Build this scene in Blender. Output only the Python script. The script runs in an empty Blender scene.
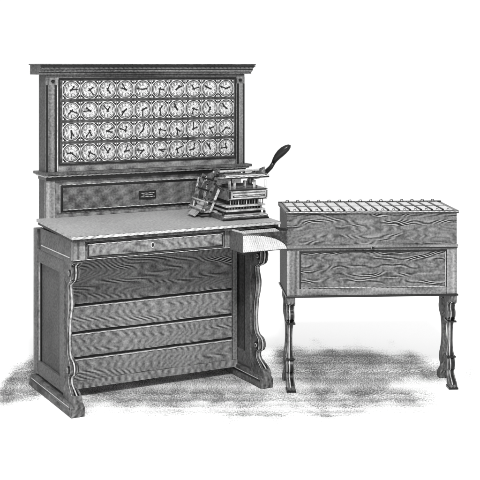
import bpy, bmesh, math, random
from mathutils import Vector, Matrix
random.seed(4)
sc=bpy.context.scene
COL=sc.collection
# ---------------------------------------------------------------- materials
def eng(name, vec=(0,.8,1), period=.009, tone=.5, var=.12, amp=.002, nsc=(3,3,3), paper=.72, ink=.010, rough=.55, vsc=4, detail=2, soft=.30, spec=.12):
    m=bpy.data.materials.new(name); m.use_nodes=True
    nt=m.node_tree; N=nt.nodes; L=nt.links
    b=N['Principled BSDF']; b.inputs['Roughness'].default_value=rough
    b.inputs['Specular IOR Level'].default_value=spec
    tc=N.new('ShaderNodeTexCoord')
    dot=N.new('ShaderNodeVectorMath'); dot.operation='DOT_PRODUCT'; dot.inputs[1].default_value=vec
    L.new(tc.outputs['Object'],dot.inputs[0])
    mul=N.new('ShaderNodeVectorMath'); mul.operation='MULTIPLY'; mul.inputs[1].default_value=nsc
    L.new(tc.outputs['Object'],mul.inputs[0])
    n1=N.new('ShaderNodeTexNoise'); n1.inputs['Scale'].default_value=1; n1.inputs['Detail'].default_value=detail
    L.new(mul.outputs[0],n1.inputs['Vector'])
    def M(op,a,bb=None,c=None):
        x=N.new('ShaderNodeMath'); x.operation=op
        for i,v in enumerate((a,bb,c)):
            if v is None: continue
            if isinstance(v,(int,float)): x.inputs[i].default_value=v
            else: L.new(v,x.inputs[i])
        return x.outputs[0]
    nn=M('SUBTRACT',n1.outputs['Fac'],.5)
    ph=M('ADD',M('DIVIDE',dot.outputs['Value'],period),M('MULTIPLY',nn,amp/period))
    tri=M('PINGPONG',M('MULTIPLY',ph,2),1)
    n2=N.new('ShaderNodeTexNoise'); n2.inputs['Scale'].default_value=vsc; n2.inputs['Detail'].default_value=4
    L.new(tc.outputs['Object'],n2.inputs['Vector'])
    n3=N.new('ShaderNodeTexNoise'); n3.inputs['Scale'].default_value=90; n3.inputs['Detail'].default_value=1
    L.new(tc.outputs['Object'],n3.inputs['Vector'])
    thr=M('ADD',M('MULTIPLY_ADD',M('SUBTRACT',n2.outputs['Fac'],.5),var*4,tone),M('MULTIPLY',M('SUBTRACT',n3.outputs['Fac'],.5),.6))
    d=M('SUBTRACT',tri,thr)
    mr=N.new('ShaderNodeMapRange'); mr.interpolation_type='SMOOTHSTEP'
    mr.inputs['From Min'].default_value=-soft; mr.inputs['From Max'].default_value=soft
    L.new(d,mr.inputs['Value'])
    mx=N.new('ShaderNodeMix'); mx.data_type='RGBA'
    mx.inputs['A'].default_value=(ink,ink,ink,1); mx.inputs['B'].default_value=(paper,paper,paper,1)
    L.new(mr.outputs['Result'],mx.inputs['Factor']); L.new(mx.outputs['Result'],b.inputs['Base Color'])
    return m
def plain(name,v,rough=.5,metal=0,var=.15,spec=.15):
    m=bpy.data.materials.new(name); m.use_nodes=True
    nt=m.node_tree; N=nt.nodes; L=nt.links; b=N['Principled BSDF']
    b.inputs['Roughness'].default_value=rough; b.inputs['Metallic'].default_value=metal; b.inputs['Specular IOR Level'].default_value=spec
    tc=N.new('ShaderNodeTexCoord'); n=N.new('ShaderNodeTexNoise'); n.inputs['Scale'].default_value=35
    L.new(tc.outputs['Object'],n.inputs['Vector'])
    r=N.new('ShaderNodeValToRGB')
    lo=v*(1-var); hi=min(1,v*(1+var))
    r.color_ramp.elements[0].position=.35; r.color_ramp.elements[1].position=.65
    r.color_ramp.elements[0].color=(lo,lo,lo,1); r.color_ramp.elements[1].color=(hi,hi,hi,1)
    L.new(n.outputs['Fac'],r.inputs[0]); L.new(r.outputs[0],b.inputs['Base Color'])
    return m
WG=(1.3,1.3,7)
P1=.0049
M_corn=eng('cornice_wood',tone=.76,period=P1,amp=.001,paper=.28)
M_vert=eng('stile_wood',vec=(1,1,0),period=.0056,tone=.60,amp=.002,paper=.42)
M_horz=eng('rail_wood',tone=.62,period=P1,paper=.40)
M_dark=eng('dark_wood',tone=.84,period=P1,amp=.01,nsc=WG,paper=.22)
M_board=eng('backboard_wood',tone=.70,period=P1,amp=.004,nsc=(1,1,3),paper=.30)
M_grain=eng('grained_wood',tone=.66,period=.0052,amp=.09,nsc=(1.8,1.8,9),paper=.34,detail=1.5,var=.07)
M_grain2=eng('light_grained_wood',tone=.61,period=.0051,amp=.05,nsc=(1.8,1.8,10),paper=.38,detail=1.5,var=.07)
M_boxg=eng('sorting_box_wood',tone=.66,period=.0052,amp=.085,nsc=(2.8,2.8,10),paper=.31,detail=2,var=.07)
M_top=eng('desktop_wood',vec=(0,1,.3),tone=.52,period=.0115,amp=.002,paper=.50,ink=.08,nsc=(2,3,1),vsc=2.5,var=.10)
M_side=eng('side_wood',vec=(1,1,0),tone=.72,period=.0062,paper=.18)
M_stile=eng('dark_stile_wood',tone=.66,period=P1,paper=.24,var=.08)
M_leg=eng('leg_wood',vec=(.3,.55,1),tone=.74,period=P1,paper=.30,var=.2,vsc=14)
M_light=eng('pale_edge_and_highlight',vec=(.2,.6,1),tone=.30,period=.0055,paper=.56,ink=.04)  # pale edges, also painted highlights on the side frames
M_bead_highlight=eng('bead_and_highlight',vec=(.2,.6,1),tone=.36,period=.0048,paper=.56,ink=.04,var=.3,vsc=10)  # beads and small details, also painted highlights on the legs
M_ink=plain('black_enamel_and_shade',.006,.3,spec=.3)  # black parts, also painted shading strips on the legs
M_card=plain('white_card',.80,.7,var=.04)
M_chute=eng('pale_chute',vec=(.6,.2,1),period=.006,tone=.32,paper=.60,ink=.08,var=.25,vsc=10)
M_dial=plain('dial_card',.46,.7,var=.25)
M_metal=eng('bright_steel',vec=(1,1,0),tone=.42,period=.0056,paper=.62,ink=.01,rough=.3,spec=.5,var=.3,vsc=16)
M_iron=eng('dark_iron',vec=(0,.8,1),tone=.78,period=P1,paper=.36,rough=.3,spec=.4,var=.25,vsc=16)
M_lid=eng('pale_lid_wood',vec=(1,.2,0),tone=.28,period=.0065,paper=.66,ink=.08)
M_groove=plain('dark_groove',.008,.8)
# ---------------------------------------------------------------- builder
def opensmooth(pts,n=4):
    e=[pts[0]]+pts+[pts[-1]]; out=[]
    for i in range(1,len(e)-2):
        p0,p1,p2,p3=e[i-1],e[i],e[i+1],e[i+2]
        for j in range(n):
            t=j/n
            out.append(tuple(.5*((2*p1[a])+(-p0[a]+p2[a])*t+(2*p0[a]-5*p1[a]+4*p2[a]-p3[a])*t*t+(-p0[a]+3*p1[a]-3*p2[a]+p3[a])*t**3) for a in range(2)))
    out.append(pts[-1]); return out
class B:
    def __init__(s): s.bm=bmesh.new(); s.mats=[]
    def mi(s,m):
        if m not in s.mats: s.mats.append(m)
        return s.mats.index(m)
    def box(s,x0,x1,y0,y1,z0,z1,m,zs=None):
        dz=zs or 0
        c=[(x0,y0,z0),(x1,y0,z0),(x1,y1,z0+dz),(x0,y1,z0+dz),(x0,y0,z1),(x1,y0,z1),(x1,y1,z1+dz),(x0,y1,z1+dz)]
        v=[s.bm.verts.new(p) for p in c]; k=s.mi(m)
        for f in ((0,3,2,1),(4,5,6,7),(0,1,5,4),(1,2,6,5),(2,3,7,6),(3,0,4,7)):
            s.bm.faces.new([v[i] for i in f]).material_index=k
        return s
    def prism(s,pts,axis,a,b,m):
        def P(p,t):
            if axis=='x': return (t,p[0],p[1])
            if axis=='y': return (p[0],t,p[1])
            return (p[0],p[1],t)
        A=[s.bm.verts.new(P(p,a)) for p in pts]; Bv=[s.bm.verts.new(P(p,b)) for p in pts]
        k=s.mi(m); fs=[s.bm.faces.new(A),s.bm.faces.new(Bv[::-1])]
        n=len(pts)
        for i in range(n): fs.append(s.bm.faces.new([A[i],Bv[i],Bv[(i+1)%n],A[(i+1)%n]]))
        for f in fs: f.material_index=k
        bmesh.ops.recalc_face_normals(s.bm,faces=fs)
        return s
    def ribbon(s,front,back,x0,x1,m,cuts=None):
        k=s.mi(m); n=len(front); R=[]
        for i in range(n):
            c=(cuts[i] if cuts else 0)
            R.append([s.bm.verts.new(p) for p in ((x0+c,front[i][0],front[i][1]),(x1-c,front[i][0],front[i][1]),(x1-c,back[i][0],back[i][1]),(x0+c,back[i][0],back[i][1]))])
        fs=[]
        for i in range(n-1):
            for j in range(4):
                fs.append(s.bm.faces.new([R[i][j],R[i][(j+1)%4],R[i+1][(j+1)%4],R[i+1][j]]))
        fs.append(s.bm.faces.new(R[0])); fs.append(s.bm.faces.new(R[-1][::-1]))
        for f in fs: f.material_index=k
        bmesh.ops.recalc_face_normals(s.bm,faces=fs)
        return s
    def tube(s,path,radii,m,seg=14,cap=True):
        k=s.mi(m); rings=[]
        for i,p in enumerate(path):
            p=Vector(p); d=(Vector(path[min(i+1,len(path)-1)])-Vector(path[max(i-1,0)])).normalized()
            u=d.orthogonal().normalized() if i==0 else (u-d*u.dot(d)).normalized()
            w=d.cross(u)
            rings.append([s.bm.verts.new(p+(u*math.cos(2*math.pi*j/seg)+w*math.sin(2*math.pi*j/seg))*radii[i]) for j in range(seg)])
        for i in range(len(rings)-1):
            for j in range(seg):
                f=s.bm.faces.new([rings[i][j],rings[i][(j+1)%seg],rings[i+1][(j+1)%seg],rings[i+1][j]]); f.material_index=k; f.smooth=True
        if cap:
            s.bm.faces.new(rings[0][::-1]).material_index=k; s.bm.faces.new(rings[-1]).material_index=k
        return s
    def done(s,name,parent=None,bevel=.0025,loc=None,label=None):
        me=bpy.data.meshes.new(name); s.bm.to_mesh(me); s.bm.free()
        for m in s.mats: me.materials.append(m)
        o=bpy.data.objects.new(name,me); COL.objects.link(o)
        if parent: o.parent=parent
        if loc: o.location=loc
        if label: o['label']=label
        if bevel:
            b=o.modifiers.new('bevel','BEVEL'); b.width=bevel; b.segments=2; b.limit_method='ANGLE'; b.angle_limit=math.radians(50)
        return o
def disc(yc,zc,r,n=16): return [(yc+r*math.cos(a*2*math.pi/n),zc+r*math.sin(a*2*math.pi/n)) for a in range(n)]
def off(P,d): return [(p[0]+d,p[1]) for p in P]
def empty(name,loc,label,cat,rot=(0,0,0)):
    o=bpy.data.objects.new(name,None); COL.objects.link(o); o.location=loc; o.rotation_euler=rot
    o['label']=label; o['category']=cat; o.empty_display_size=.1
    return o
# ---------------------------------------------------------------- tabulating machine
T=empty('tabulating_machine',(0,0,0),'dark wooden desk machine with wall of forty small clock dials','tabulating machine')
W=1.05; ZT=.882; SL=.022
def ztop(y): return ZT+SL*(y+.045)/.545
b=B()
b.box(-.072,1.082,-.045,.50,ZT-.0145,ZT,M_top,zs=SL)
b.box(-.072,1.082,-.0455,-.0451,ZT-.0145,ZT-.002,M_light)
b.box(-.064,1.074,-.036,.50,ZT-.030,ZT-.0150,M_dark,zs=SL)
b.done('desktop',T)
ZA=ZT-.030
b=B()
b.box(-.05,W,.0,.03,.755,ZA,M_horz)
b.box(-.05,.0,.03,.5,.740,ZA+.002,M_stile)
b.box(1.0,W,.03,.5,.740,ZA+.002,M_stile)
b.box(-.054,W+.004,-.006,.0,.755,.763,M_ink)
b.box(-.054,W+.004,-.008,-.006,.7595,.7625,M_light)
b.box(.768,.790,-.008,.0,.763,ZA-.001,M_vert)
b.box(-.05,.010,-.008,.0,.763,ZA-.001,M_vert)
b.box(.012,.768,-.006,.0,ZA-.009,ZA-.001,M_ink)
b.box(-.0535,-.050,.05,.48,.765,.77,M_light)
b.done('apron',T)
b=B()
b.box(.02,.755,-.014,-.001,.772,.838,M_grain2)
b.box(.02,.755,-.018,-.014,.772,.777,M_ink); b.box(.02,.755,-.018,-.014,.833,.838,M_light)
b.box(.02,.025,-.018,-.014,.778,.832,M_ink); b.box(.75,.755,-.018,-.014,.778,.832,M_ink)
dr=b.done('drawer',T,.0015)
b=B(); b.prism([(.36+.010*math.cos(a*math.pi/8),.808+.015*math.sin(a*math.pi/8)) for a in range(16)],'y',-.0185,-.0135,M_bead_highlight)
b.prism([(.36+.006*math.cos(a*math.pi/5),.808+.010*math.sin(a*math.pi/5)) for a in range(10)],'y',-.0205,-.0183,M_ink)
b.done('keyhole_plate',dr,0)
for x0 in (-.046,1.004):
    b=B(); x1=x0+.042
    b.box(x0+.014,x1-.014,.21,.58,.09,.73,M_side)
    b.box(x0,x1,.145,.21,.08,.738,M_stile); b.box(x0-.004,x1,.555,.62,.08,.842,M_stile)
    b.box(x0,x1,.21,.555,.08,.15,M_stile); b.box(x0,x1,.21,.555,.67,.738,M_stile)
    b.box(x0+.004,x1-.004,.21,.2135,.15,.67,M_light); b.box(x0+.004,x1-.004,.5515,.555,.15,.67,M_light)  # pale strips paint the highlights along the frame edges
    b.box(x0+.008,x1-.008,.2135,.235,.15,.67,M_ink); b.box(x0+.008,x1-.008,.53,.5515,.15,.67,M_ink)
    b.box(x0-.0055,x1,.605,.612,.09,.84,M_light)
    b.done('side_panel',T)
fr=[(.0,.752),(.002,.742),(.030,.726),(.026,.70),(.036,.66),(.066,.640),(.100,.624),(.094,.59),(.084,.55),(.090,.50),(.108,.44),(.116,.36),(.112,.30),(.096,.268),(.062,.250),(.048,.225),(.056,.192),(.086,.172),(.080,.14),(.038,.115),(.004,.09),(-.006,.055),(.0,.0)]
FR=opensmooth(fr,5); BK=[(.150,p[1]) for p in FR]
cut=[.006+.012*min(1,max(0,(p[0]-.02)/.08)) for p in FR]
for x0 in (-.055,.997):
    x1=x0+.058
    b=B()
    b.ribbon(FR,BK,x0,x1,M_leg,cut)
    mid=FR[5:-12]; mc=cut[5:-12]
    b.ribbon(off(mid,-.0020),off(mid,.006),x0+.010,x1-.010,M_ink,mc)  # dark strips paint shading and pale strips paint highlights on the leg
    b.ribbon(off(mid,-.0035),off(mid,.004),x0+.025,x1-.026,M_bead_highlight,[0]*len(mid))
    b.ribbon(off(mid,.006),off(mid,.0094),x0-.0015,x1+.0015,M_bead_highlight,mc)
    b.ribbon(off(mid,.0096),off(mid,.020),x0-.001,x1+.001,M_ink,mc)
    for zc,yc,r in ((.69,.058,.018),(.213,.078,.019)):
        b.prism(disc(yc,zc,r),'x',x0+.002,x1-.002,M_ink)
        b.prism(disc(yc,zc,r*.62),'x',x0,x1,M_bead_highlight)
        b.prism(disc(yc,zc,r*.40),'x',x0-.001,x1+.001,M_ink)
    b.done('leg',T,.0012)
    b=B()
    b.prism([(.0,.0),(-.004,.045),(.02,.060),(.18,.064),(.45,.064),(.60,.072),(.65,.05),(.66,.0)],'x',x0-.006,x1+.006,M_leg)
    b.box(x0-.009,x1+.009,.03,.62,.044,.047,M_light)
    b.box(x0-.008,x1+.008,.02,.63,.034,.0438,M_ink)
    b.done('foot',T,.003)
b=B()
yb=.30
zz=[(.09,.20,M_grain2),(.212,.33,M_grain2),(.342,.47,M_grain2),(.482,.76,M_grain)]
for z0,z1,m in zz: b.box(.0,1.0,yb,yb+.02,z0,z1,m)
for z in (.200,.330,.470): b.box(.0,1.0,yb+.004,yb+.02,z,z+.012,M_groove)
for z in (.200,.330,.470): b.box(.0,1.0,yb-.006,yb+.0,z-.006,z-.001,M_light)
b.box(.0,1.0,yb-.015,yb+.02,.05,.09,M_horz)
b.box(.0,.03,yb-.012,yb-.001,.092,.76,M_vert); b.box(.97,1.0,yb-.012,yb-.001,.092,.76,M_vert)
b.box(.0,1.0,yb,yb+.02,.761,.86,M_dark)
b.done('kneehole_board',T,.0015)
b=B()
b.box(-.02,1.14,.53,.62,.862,1.10,M_side)
b.box(.002,1.0,.57,.62,.10,.86,M_dark)
b.done('back_panel',T)
b=B()
b.box(-.018,1.14,.505,.53,.90,1.10,M_horz)
b.box(.055,1.08,.499,.505,.925,1.075,M_light)
b.box(.058,1.077,.494,.499,.928,1.072,M_ink)
b.box(.070,1.065,.489,.494,.940,1.060,M_board)
b.box(.070,1.065,.4885,.489,.940,.943,M_light)
b.box(-.022,.03,.497,.505,.90,1.10,M_vert)
b.done('backboard',T,.001)
b=B()
b.box(.50,.60,.481,.489,.975,1.02,M_ink)
for z,a,c in ((1.008,.512,.588),(.998,.52,.58),(.988,.508,.592)):
    b.box(a,c,.4795,.481,z-.0015,z+.0015,M_bead_highlight)
b.done('nameplate',T,0)
b=B()
b.box(-.045,1.185,.455,.64,1.128,1.143,M_corn)
b.box(-.035,1.175,.468,.63,1.119,1.1278,M_light)
b.box(-.025,1.160,.482,.62,1.10,1.1188,M_ink)
b.done('ledge',T)
b=B()
b.box(-.02,1.16,.51,.62,1.143,1.655,M_side)
b.box(-.02,.05,.50,.51,1.143,1.60,M_vert); b.box(1.10,1.16,.50,.51,1.143,1.60,M_vert)
b.box(-.02,1.16,.50,.51,1.64,1.655,M_dark); b.box(-.02,1.16,.499,.51,1.60,1.6398,M_vert)
b.box(.05,1.10,.50,.51,1.143,1.178,M_horz)
for (a,c,d,e) in ((.048,1.102,1.630,1.638),(.048,1.102,1.176,1.184)):
    b.box(a,c,.492,.499,d,e,M_ink)
b.box(.046,.054,.492,.499,1.185,1.629,M_ink); b.box(1.096,1.104,.492,.499,1.185,1.629,M_ink)
b.box(-.018,-.010,.4945,.4995,1.145,1.6,M_ink); b.box(.028,.036,.4945,.4995,1.145,1.6,M_ink); b.box(.038,.043,.4945,.4995,1.145,1.6,M_light)
b.box(1.112,1.120,.4945,.4995,1.145,1.6,M_ink); b.box(1.150,1.158,.4945,.4995,1.145,1.6,M_ink)
b.done('cabinet',T,.001)
b=B()
b.box(.0545,1.0955,.494,.4988,1.185,1.629,M_dark)
b.done('dial_board',T,0)
b=B()
b.prism([(.455,1.705),(.455,1.693),(.468,1.688),(.478,1.672),(.492,1.664),(.492,1.655),(.64,1.655),(.64,1.705)],'x',-.062,1.20,M_corn)
b.box(-.068,1.206,.449,.645,1.7052,1.712,M_corn)
b.box(-.055,1.193,.462,.466,1.688,1.691,M_light)
b.box(-.066,1.204,.450,.4548,1.696,1.704,M_ink)
b.done('cornice',T,.001)
for x in (.015,1.13):
    b=B(); b.tube([(x,.499,1.62),(x,.488,1.62),(x,.48,1.62)],[.009,.009,.004],M_ink,12)
    b.done('boss',T,0)
SEG={'0':'abcdef','1':'bc','2':'abged','3':'abgcd','4':'fgbc','5':'afgcd','6':'afgedc','7':'abc','8':'abcdefg','9':'abcdfg'}
def dialmesh():
    b=B(); h=.0494; hz=.0478
    b.box(-h,h,-.003,0,-hz,hz,M_dial)
    def ring(r0,r1,y,m,n=36):
        k=b.mi(m)
        A=[b.bm.verts.new((r0*math.cos(2*math.pi*i/n),y,r0*math.sin(2*math.pi*i/n))) for i in range(n)]
        C=[b.bm.verts.new((r1*math.cos(2*math.pi*i/n),y,r1*math.sin(2*math.pi*i/n))) for i in range(n)]
        for i in range(n):
            b.bm.faces.new([A[i],A[(i+1)%n],C[(i+1)%n],C[i]]).material_index=k
    ring(.0432,.0472,-.0037,M_ink); ring(.0362,.0378,-.0036,M_ink); ring(.0200,.0213,-.0036,M_ink); ring(.0001,.016,-.0035,M_chute)
    k=b.mi(M_ink)
    for i in range(50):
        a=2*math.pi*i/50; w=.0020 if i%5 else .0032
        r0,r1=.0376,.0440
        ca,sa=math.cos(a),math.sin(a)
        vs=[b.bm.verts.new((r*ca-q*sa,-.0038,r*sa+q*ca)) for r,q in ((r0,-w/2),(r1,-w/2),(r1,w/2),(r0,w/2))]
        b.bm.faces.new(vs).material_index=k
    for i in range(10):
        a=math.pi/2-2*math.pi*i/10; cx,cz=.0290*math.cos(a),.0290*math.sin(a); w,hh,t=.0031,.0052,.0011
        seg={'a':(-w,w,hh-t,hh+t),'d':(-w,w,-hh-t,-hh+t),'g':(-w,w,-t,t),'b':(w-t,w+t,0,hh),'c':(w-t,w+t,-hh,0),'f':(-w-t,-w+t,0,hh),'e':(-w-t,-w+t,-hh,0)}
        for s_ in SEG[str(i)]:
            x0,x1,z0,z1=seg[s_]; vs=[b.bm.verts.new((cx+x,-.0037,cz+z)) for x,z in ((x0,z0),(x1,z0),(x1,z1),(x0,z1))]
            b.bm.faces.new(vs).material_index=k
    for sx in (-1,1):
        for sz in (-1,1):
            vs=[b.bm.verts.new((sx*p,-.0034,sz*q)) for p,q in ((.0485,.0470),(.0485,.026),(.0430,.029),(.038,.034),(.031,.040),(.026,.0470))]
            b.bm.faces.new(vs).material_index=k
            kk=b.mi(M_card); r=.0034; cx,cz=sx*.0440,sz*.0425
            vs=[b.bm.verts.new((cx+r*math.cos(q*math.pi/4),-.0036,cz+r*math.sin(q*math.pi/4))) for q in range(8)]
            b.bm.faces.new(vs).material_index=kk
    b.box(-.0035,.0035,-.007,-.0038,-.0035,.0035,M_ink)
    return b
def handmesh(Ln,w):
    b=B()
    b.prism([(-w*.5,-.010),(w*.5,-.010),(w*.6,.2*Ln),(w*.45,.6*Ln),(w*.9,.75*Ln),(0,Ln),(-w*.9,.75*Ln),(-w*.45,.6*Ln),(-w*.6,.2*Ln)],'y',-.0062,-.0048,M_ink)
    return b
d0=dialmesh().done('dial',T,0); h0=handmesh(.039,.0050).done('hand',d0,0); h1=handmesh(.027,.0060).done('hand',d0,0)
first=True
for r in range(4):
    for c in range(10):
        x=.0645+.1022*(c+.5); z=1.574-.1112*r
        if first: d,a,e=d0,h0,h1; first=False
        else:
            d=d0.copy(); COL.objects.link(d); a=h0.copy(); COL.objects.link(a); e=h1.copy(); COL.objects.link(e)
            d.parent=T; a.parent=d; e.parent=d
        d.location=(x,.494,z)
        a.rotation_euler=(0,random.uniform(0,6.28),0); e.rotation_euler=(0,random.uniform(0,6.28),0); e.location=(0,-.0016,0)
# card pocket
b=B()
xa,xb=.798,1.058; yf=-.150
b.box(xa,xa+.008,yf,-.009,.752,.852,M_stile); b.box(xb-.008,xb,yf,-.009,.772,.852,M_dark)
b.box(xa+.008,xb-.008,yf,-.009,.752,.760,M_dark); b.box(xa+.008,xb-.008,-.020,-.009,.760,.852,M_dark)
b.box(xa-.003,xa+.011,yf-.004,-.009,.8522,.858,M_light)
b.box(xb-.011,xb+.003,yf-.004,-.009,.8522,.858,M_ink)
for i in range(5): b.box(xa+.014,xb-.014,-.130+.018*i,-.126+.018*i,.765,.838+.003*i,M_chute)
n=14
arc=[(xa+.001,.753),(xa+.001,.846)]+[(xa+.001+(xb-xa-.002)*math.sin(t*math.pi/2/n),.753+.093*(math.cos(t*math.pi/2/n))) for t in range(1,n+1)]
b.prism(arc[::-1],'y',yf-.006,yf-.0005,M_chute)
a2=arc[1:]
for i in range(len(a2)-1):
    (x0,z0),(x1,z1)=a2[i],a2[i+1]
    b.prism([(x0,z0),(x1,z1),(x1-.002,z1-.004),(x0-.001,z0-.004)],'y',yf-.0085,yf-.0062,M_ink)
b.box(xa+.001,xb-.002,yf-.0085,yf-.0062,.7532,.7560,M_ink)
b.box(xa+.009,xb-.001,yf+.001,yf+.006,.7605,.848,M_dark)
b.done('card_pocket',T,.0)
# ---------------------------------------------------------------- card reader press
R=empty('card_reading_press',(.80,.07,ztop(.07)+.001),'black and steel card reading press with raised lever on the desktop','press',(math.atan(SL/.545),0,0))
b=B()
b.box(0,.27,0,.34,0,.022,M_iron); b.box(.004,.266,-.002,.0,.016,.021,M_light)
b.box(-.004,.274,-.006,.0,.0,.008,M_ink)
b.box(.012,.258,.008,.332,.0225,.027,M_metal)
b.box(-.05,.0,.16,.33,.004,.012,M_metal)
b.box(-.06,.03,.12,.30,.028,.034,M_metal)
for x in (.012,.258):
    for y in (.02,.31): b.tube([(x,y,.026),(x,y,.040)],[.008,.006],M_ink,10)
b.done('base',R,.002)
b=B()
b.box(.035,.245,.03,.21,.027,.042,M_ink); b.box(.02,.26,.012,.22,.0425,.052,M_metal)
b.box(.035,.245,.026,.21,.0525,.066,M_ink); b.box(.022,.26,.012,.22,.0665,.076,M_metal)
for i in range(12): b.tube([(.045+i*.0172,.022,.0525),(.045+i*.0172,.022,.0665)],[.003,.003],M_iron,8)
b.box(.050,.245,.06,.19,.0762,.103,M_ink)
b.done('cup_block',R,.0015)
b=B()
b.box(.030,.266,.003,.19,.104,.160,M_iron)
b.box(.034,.262,-.001,.003,.106,.158,M_ink); b.box(.041,.255,-.004,-.001,.111,.153,M_metal)
b.box(.052,.244,-.006,-.004,.120,.131,M_ink); b.box(.060,.236,-.008,-.006,.1235,.1275,M_light)
b.box(.052,.244,-.006,-.004,.141,.147,M_iron)
for x in (.038,.258):
    for z in (.111,.154): b.tube([(x,-.001,z),(x,-.009,z)],[.004,.003],M_metal,8)
for i in range(13): b.tube([(.050+i*.0162,.016,.077),(.050+i*.0162,.016,.105)],[.0026,.0026],M_metal if i%3==0 else M_iron,8)
b.box(.07,.23,.05,.16,.1605,.172,M_iron)
for x in (.09,.15,.21): b.tube([(x,.05,.160),(x,.05,.200)],[.008,.008],M_metal,10)
for x in (.040,.256):
    for y in (.012,.18): b.tube([(x,y,.160),(x,y,.206)],[.006,.006],M_metal,10)
b.done('pin_box',R,.001)
b=B()   # hinged pale top plate, swung up at the front
b.box(.015,.278,-.195,.0,0,.008,M_metal); b.box(.012,.281,-.1985,-.1955,-.004,.010,M_ink)
b.box(.012,.281,-.20,-.1986,.003,.008,M_light)
b.box(.030,.265,-.180,-.025,.0085,.014,M_lid)
b.box(.050,.245,-.115,-.090,.0145,.024,M_iron)
for x in (.06,.12,.18,.24): b.tube([(x,-.10,.024),(x,-.10,.036)],[.008,.006],M_ink,10)
b.tube([(-.005,-.10,.036),(.295,-.10,.036)],[.007,.007],M_metal)
b.tube([(-.005,.0,.004),(.290,.0,.004)],[.009,.009],M_ink)
for x in (.02,.268): b.box(x-.004,x+.004,-.19,-.01,.009,.020,M_iron)
tp=b.done('top_plate',R,.001,loc=(0,.21,.196)); tp.rotation_euler=(math.radians(-7),0,0)
for x in (-.002,.270):
    b=B()
    b.prism([(.335,.028),(.29,.028),(.250,.09),(.19,.175),(.06,.250),(.06,.268),(.20,.220),(.295,.12),(.33,.07)],'x',x,x+.010,M_iron)
    b.prism([(.262,.028),(.240,.028),(.190,.20),(.210,.202)],'x',x+.002,x+.008,M_metal)
    b.prism([(.325,.04),(.318,.04),(.282,.115),(.195,.208),(.20,.213),(.290,.12)],'x',x-.001,x+.011,M_light)
    b.tube([(x-.006,.300,.050),(x+.016,.300,.050)],[.013,.013],M_metal)
    b.tube([(x-.008,.300,.050),(x+.018,.300,.050)],[.006,.006],M_ink)
    b.tube([(x-.006,.20,.195),(x+.016,.20,.195)],[.012,.012],M_metal)
    b.tube([(x-.008,.20,.195),(x+.018,.20,.195)],[.005,.005],M_ink)
    b.done('arm',R,.001)
b=B()
b.prism([(-.085,.034),(-.068,.034),(.014,.210),(-.002,.222)],'y',.09,.098,M_iron)
b.prism([(-.085,.034),(-.068,.034),(.014,.210),(-.002,.222)],'y',.24,.248,M_iron)
b.prism([(-.040,.034),(-.028,.034),(.024,.15),(.012,.16)],'y',.085,.090,M_metal)
b.prism([(-.10,.012),(-.015,.075),(-.012,.067),(-.092,.006)],'y',.15,.23,M_metal)
for dx,dz in ((-.005,.20),(-.030,.145),(-.055,.09),(-.072,.05)):
    b.tube([(dx,.075,dz),(dx,.26,dz)],[.005,.005],M_ink if dz>.1 else M_metal)
b.tube([(-.045,.09,.105),(.035,.05,.085)],[.0045,.0045],M_ink)
b.tube([(-.010,.09,.185),(.035,.05,.15)],[.0045,.0045],M_ink)
b.tube([(-.07,.22,.04),(.0,.30,.19)],[.005,.005],M_metal)
b.done('guide_frame',R,.001)
b=B()
b.tube([(.245,.18,.205),(.268,.155,.208),(.292,.128,.216),(.314,.105,.233),(.331,.086,.259),(.343,.072,.290)],[.016,.016,.015,.0135,.012,.011],M_ink)
b.tube([(.266,.05,.245),(.276,.09,.230),(.285,.13,.214)],[.010,.010,.010],M_iron)
b.tube([(.272,.150,.210),(.292,.150,.210)],[.020,.020],M_metal)
lv=b.done('lever',R,0)
b=B(); b.tube([(.340,.075,.284),(.346,.067,.302),(.355,.058,.320),(.367,.047,.338),(.381,.036,.355),(.395,.026,.369),(.405,.018,.379),(.410,.014,.383)],[.0115,.0150,.0190,.0220,.0220,.0180,.011,.002],M_ink,18)
b.done('grip',lv,0)
# ---------------------------------------------------------------- sorting box
S=empty('sorting_box',(1.085,-.105,0),'dark grained wooden sorting box with lidded compartments on scroll legs','sorting box',(0,0,math.radians(-24.4)))
BW,BD=.90,.38
b=B()
b.box(0,BW,.012,BD,.50,.925,M_boxg)
b.box(0,BW,0,.012,.765,.925,M_boxg)
b.box(0,BW,-.004,.012,.735,.765,M_horz)
b.box(-.004,BW+.004,-.012,-.0045,.750,.762,M_horz)
b.box(-.002,BW+.002,-.010,-.0045,.742,.7495,M_ink)
b.box(0,.065,0,.0118,.50,.735,M_vert); b.box(BW-.055,BW,0,.0118,.50,.735,M_vert)
b.box(.065,BW-.055,0,.0118,.50,.535,M_horz)
b.box(-.006,BW+.006,-.008,BD+.004,.490,.4998,M_ink)
b.done('case',S,.002)
b=B()
b.box(.070,BW-.060,.003,.0115,.540,.730,M_boxg)
b.box(.066,BW-.056,-.002,.003,.724,.732,M_ink); b.box(.066,.073,-.002,.003,.538,.723,M_ink)
b.box(BW-.062,BW-.059,-.002,.003,.538,.723,M_light); b.box(.074,BW-.064,-.002,.003,.538,.541,M_light)
dd=b.done('door',S,.001)
b=B(); b.prism(disc(.45,.749,.0085),'y',-.017,-.0125,M_bead_highlight)
b.tube([(.45,-.016,.749),(.45,-.024,.749),(.45,-.030,.749)],[.007,.0078,.004],M_ink,14)
b.done('knob',S,0)
b=B()
b.box(-.008,BW+.008,-.010,.010,.925,.940,M_dark); b.box(-.008,BW+.008,BD-.008,BD+.008,.925,.946,M_dark)
b.box(-.006,BW+.006,-.012,-.0102,.934,.938,M_light)
b.box(-.008,.012,.0105,BD-.009,.925,.940,M_horz); b.box(BW-.012,BW+.008,.0105,BD-.009,.925,.940,M_horz)
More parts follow.
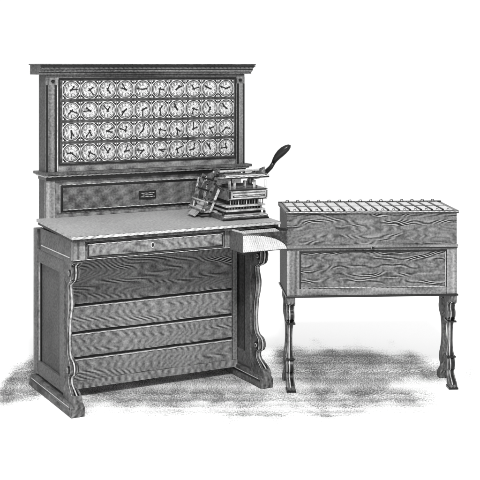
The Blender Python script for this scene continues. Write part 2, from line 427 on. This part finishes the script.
b.box(.0125,BW-.0125,.0105,BD-.0085,.9255,.9275,M_groove)
b.done('rim',S,.001)
n=15; pit=(BW-.026)/n
def lid():
    b=B(); b.box(.005,pit-.005,0,.352,0,.012,M_lid)
    b.tube([(.001,.0,.013),(.001,.352,.013)],[.0044,.0044],M_ink,8)
    b.box(.005,pit-.005,.172,.176,.0122,.0140,M_ink)
    x=pit*.5
    b.tube([(x-.012,.345,.009),(x-.008,.35,.024),(x+.004,.35,.026),(x+.008,.345,.009)],[.0026]*4,M_ink,6)
    b.tube([(x-.005,.01,.011),(x-.003,.012,.018),(x+.005,.012,.018),(x+.007,.01,.011)],[.002]*4,M_ink,6)
    return b
l0=lid().done('lid',S,.001); first=True
for c in range(n):
    l=l0 if first else l0.copy()
    if not first: COL.objects.link(l); l.parent=S
    first=False
    l.location=(.013+c*pit,.0135,.930)
# scroll-cut legs with notched outlines
f2=[(.0,.4898),(.0,.455),(.020,.444),(.026,.42),(.014,.40),(.018,.375),(.036,.355),(.040,.32),(.040,.26),(.046,.20),(.048,.165),(.034,.148),(.024,.125),(.028,.098),(.040,.085),(.034,.065),(.006,.045),(-.014,.025),(-.016,.0)]
k2=[(.100,.4898),(.100,.455),(.088,.444),(.082,.42),(.088,.40),(.092,.375),(.082,.355),(.076,.32),(.076,.26),(.084,.20),(.090,.165),(.094,.148),(.090,.125),(.080,.098),(.072,.085),(.068,.065),(.058,.045),(.048,.025),(.044,.0)]
F2=opensmooth(f2,4); K2=opensmooth(k2,4)
def wst(z):
    if z>.44: return 0
    if z>.36: return .003
    if z>.17: return .010*math.sin(math.pi*(z-.17)/.19)**.6+.002
    if z>.09: return .003
    return .004*min(1,z/.05)
C2=[wst(p[1]) for p in F2]
def flp(P,s): return [(s-p[0],p[1]) for p in P]
for x0 in (.0,BW-.044):
    for flip in (0,1):
        b=B(); x1=x0+.044; s_=BD-.13
        Fq,Kq=(F2,K2) if not flip else (flp(K2,s_),flp(F2,s_))
        b.ribbon(Fq,Kq,x0,x1,M_leg,C2)
        mid=Fq[4:-4]; mc=C2[4:-4]
        if not flip:
            b.ribbon(off(mid,-.0018),off(mid,.006),x0+.006,x1-.006,M_ink,mc)  # leg shading and highlights painted as dark and pale strips
            b.ribbon(off(mid,-.0032),off(mid,.004),x0+.013,x1-.025,M_bead_highlight)
            b.ribbon(off(mid,.006),off(mid,.011),x0-.0015,x1+.0015,M_bead_highlight,mc)
            b.ribbon(off(mid,.0114),off(mid,.018),x0-.001,x1+.001,M_ink,mc)
            b.box(x0-.003,x1+.003,-.020,.050,.0005,.010,M_ink)
            for zc in (.345,.155): b.box(x0-.002,x1+.002,.014 if zc>.2 else .028,.094,zc,zc+.008,M_ink)
        b.done('leg',S,.0012)
# ---------------------------------------------------------------- ground
def ground():
    gm=bpy.data.materials.new('ground_paper_painted_shade'); gm.use_nodes=True
    nt=gm.node_tree; N=nt.nodes; L=nt.links; bs=N['Principled BSDF']; bs.inputs['Roughness'].default_value=1; bs.inputs['Specular IOR Level'].default_value=0
    tc=N.new('ShaderNodeTexCoord')
    def M(op,a,bb=None,c=None):
        x=N.new('ShaderNodeMath'); x.operation=op
        for i,v in enumerate((a,bb,c)):
            if v is None: continue
            if isinstance(v,(int,float)): x.inputs[i].default_value=v
            else: L.new(v,x.inputs[i])
        return x.outputs[0]
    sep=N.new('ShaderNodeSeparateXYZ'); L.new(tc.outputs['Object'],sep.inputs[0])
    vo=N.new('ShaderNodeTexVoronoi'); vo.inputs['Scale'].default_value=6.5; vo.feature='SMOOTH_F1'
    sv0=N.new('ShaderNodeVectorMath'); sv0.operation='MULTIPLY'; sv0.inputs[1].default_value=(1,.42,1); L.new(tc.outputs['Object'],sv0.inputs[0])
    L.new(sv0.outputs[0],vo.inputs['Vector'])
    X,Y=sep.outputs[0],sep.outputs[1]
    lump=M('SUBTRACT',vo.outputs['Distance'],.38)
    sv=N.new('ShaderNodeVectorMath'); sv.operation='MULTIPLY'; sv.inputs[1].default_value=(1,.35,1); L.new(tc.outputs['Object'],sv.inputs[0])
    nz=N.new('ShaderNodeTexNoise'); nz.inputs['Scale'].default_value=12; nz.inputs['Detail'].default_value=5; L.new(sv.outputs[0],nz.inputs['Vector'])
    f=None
    for cx,cy,rx,ry,st in ((.60,-.20,1.00,.40,.52),(1.02,.34,.68,.62,.74),(-.68,.16,.155,.62,.74),(.1,.1,.80,.6,.66),(.85,.0,.8,.5,.60)):  # drawn shadow under and behind the furniture, painted into the ground colour
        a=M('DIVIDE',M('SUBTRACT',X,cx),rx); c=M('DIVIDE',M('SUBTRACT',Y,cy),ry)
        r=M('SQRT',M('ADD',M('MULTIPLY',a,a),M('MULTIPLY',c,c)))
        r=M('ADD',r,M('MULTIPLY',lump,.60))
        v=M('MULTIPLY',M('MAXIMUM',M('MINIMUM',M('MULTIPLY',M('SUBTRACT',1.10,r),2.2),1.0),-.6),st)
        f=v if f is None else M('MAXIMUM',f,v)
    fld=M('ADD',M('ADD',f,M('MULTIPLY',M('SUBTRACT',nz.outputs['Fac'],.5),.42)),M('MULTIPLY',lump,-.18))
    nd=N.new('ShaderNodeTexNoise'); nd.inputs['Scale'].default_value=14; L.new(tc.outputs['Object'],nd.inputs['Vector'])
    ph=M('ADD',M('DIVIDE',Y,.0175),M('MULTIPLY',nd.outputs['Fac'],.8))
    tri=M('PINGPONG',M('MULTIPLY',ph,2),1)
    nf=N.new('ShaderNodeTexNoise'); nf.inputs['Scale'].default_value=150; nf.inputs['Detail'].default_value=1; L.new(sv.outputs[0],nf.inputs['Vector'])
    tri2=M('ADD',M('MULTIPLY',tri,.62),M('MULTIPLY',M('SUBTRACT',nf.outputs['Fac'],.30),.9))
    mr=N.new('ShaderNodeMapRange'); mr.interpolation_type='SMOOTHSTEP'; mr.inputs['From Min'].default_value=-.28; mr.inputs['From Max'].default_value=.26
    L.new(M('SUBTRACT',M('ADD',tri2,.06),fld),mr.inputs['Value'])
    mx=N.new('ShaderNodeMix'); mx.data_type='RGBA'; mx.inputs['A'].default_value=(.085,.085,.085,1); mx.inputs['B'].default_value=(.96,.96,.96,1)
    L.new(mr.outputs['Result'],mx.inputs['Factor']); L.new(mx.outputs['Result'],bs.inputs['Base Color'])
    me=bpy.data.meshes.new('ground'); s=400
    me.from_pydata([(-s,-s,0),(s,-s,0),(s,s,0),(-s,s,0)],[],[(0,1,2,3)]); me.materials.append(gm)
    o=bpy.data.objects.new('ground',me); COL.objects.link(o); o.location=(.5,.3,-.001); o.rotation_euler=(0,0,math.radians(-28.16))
    o['kind']='structure'; o['label']='white ground with shadow painted as grey hatching beneath the furniture'
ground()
# ---------------------------------------------------------------- light, world, camera
w=bpy.data.worlds.new('World'); sc.world=w; w.use_nodes=True
w.node_tree.nodes['Background'].inputs[0].default_value=(1,1,1,1); w.node_tree.nodes['Background'].inputs[1].default_value=1.07
def area(name,loc,target,size,power):
    l=bpy.data.lights.new(name,'AREA'); l.size=size; l.energy=power
    o=bpy.data.objects.new(name,l); COL.objects.link(o); o.location=loc
    o.rotation_euler=(Vector(target)-Vector(loc)).to_track_quat('-Z','Y').to_euler()
area('key_lamp',(-1.3,-4.6,4.8),(.6,.3,.4),.8,450)
cam=bpy.data.cameras.new('camera'); co=bpy.data.objects.new('camera',cam); COL.objects.link(co)
co.location=(-1.912,-5.184,1.7); co.rotation_euler=(math.radians(90),0,math.radians(-28.16))
cam.sensor_width=36; cam.lens=36*1129/480; cam.shift_y=-174/480; cam.clip_end=2000; cam.clip_start=.1
sc.camera=co
sc.view_settings.view_transform='Standard'; sc.view_settings.look='None'; sc.view_settings.exposure=0
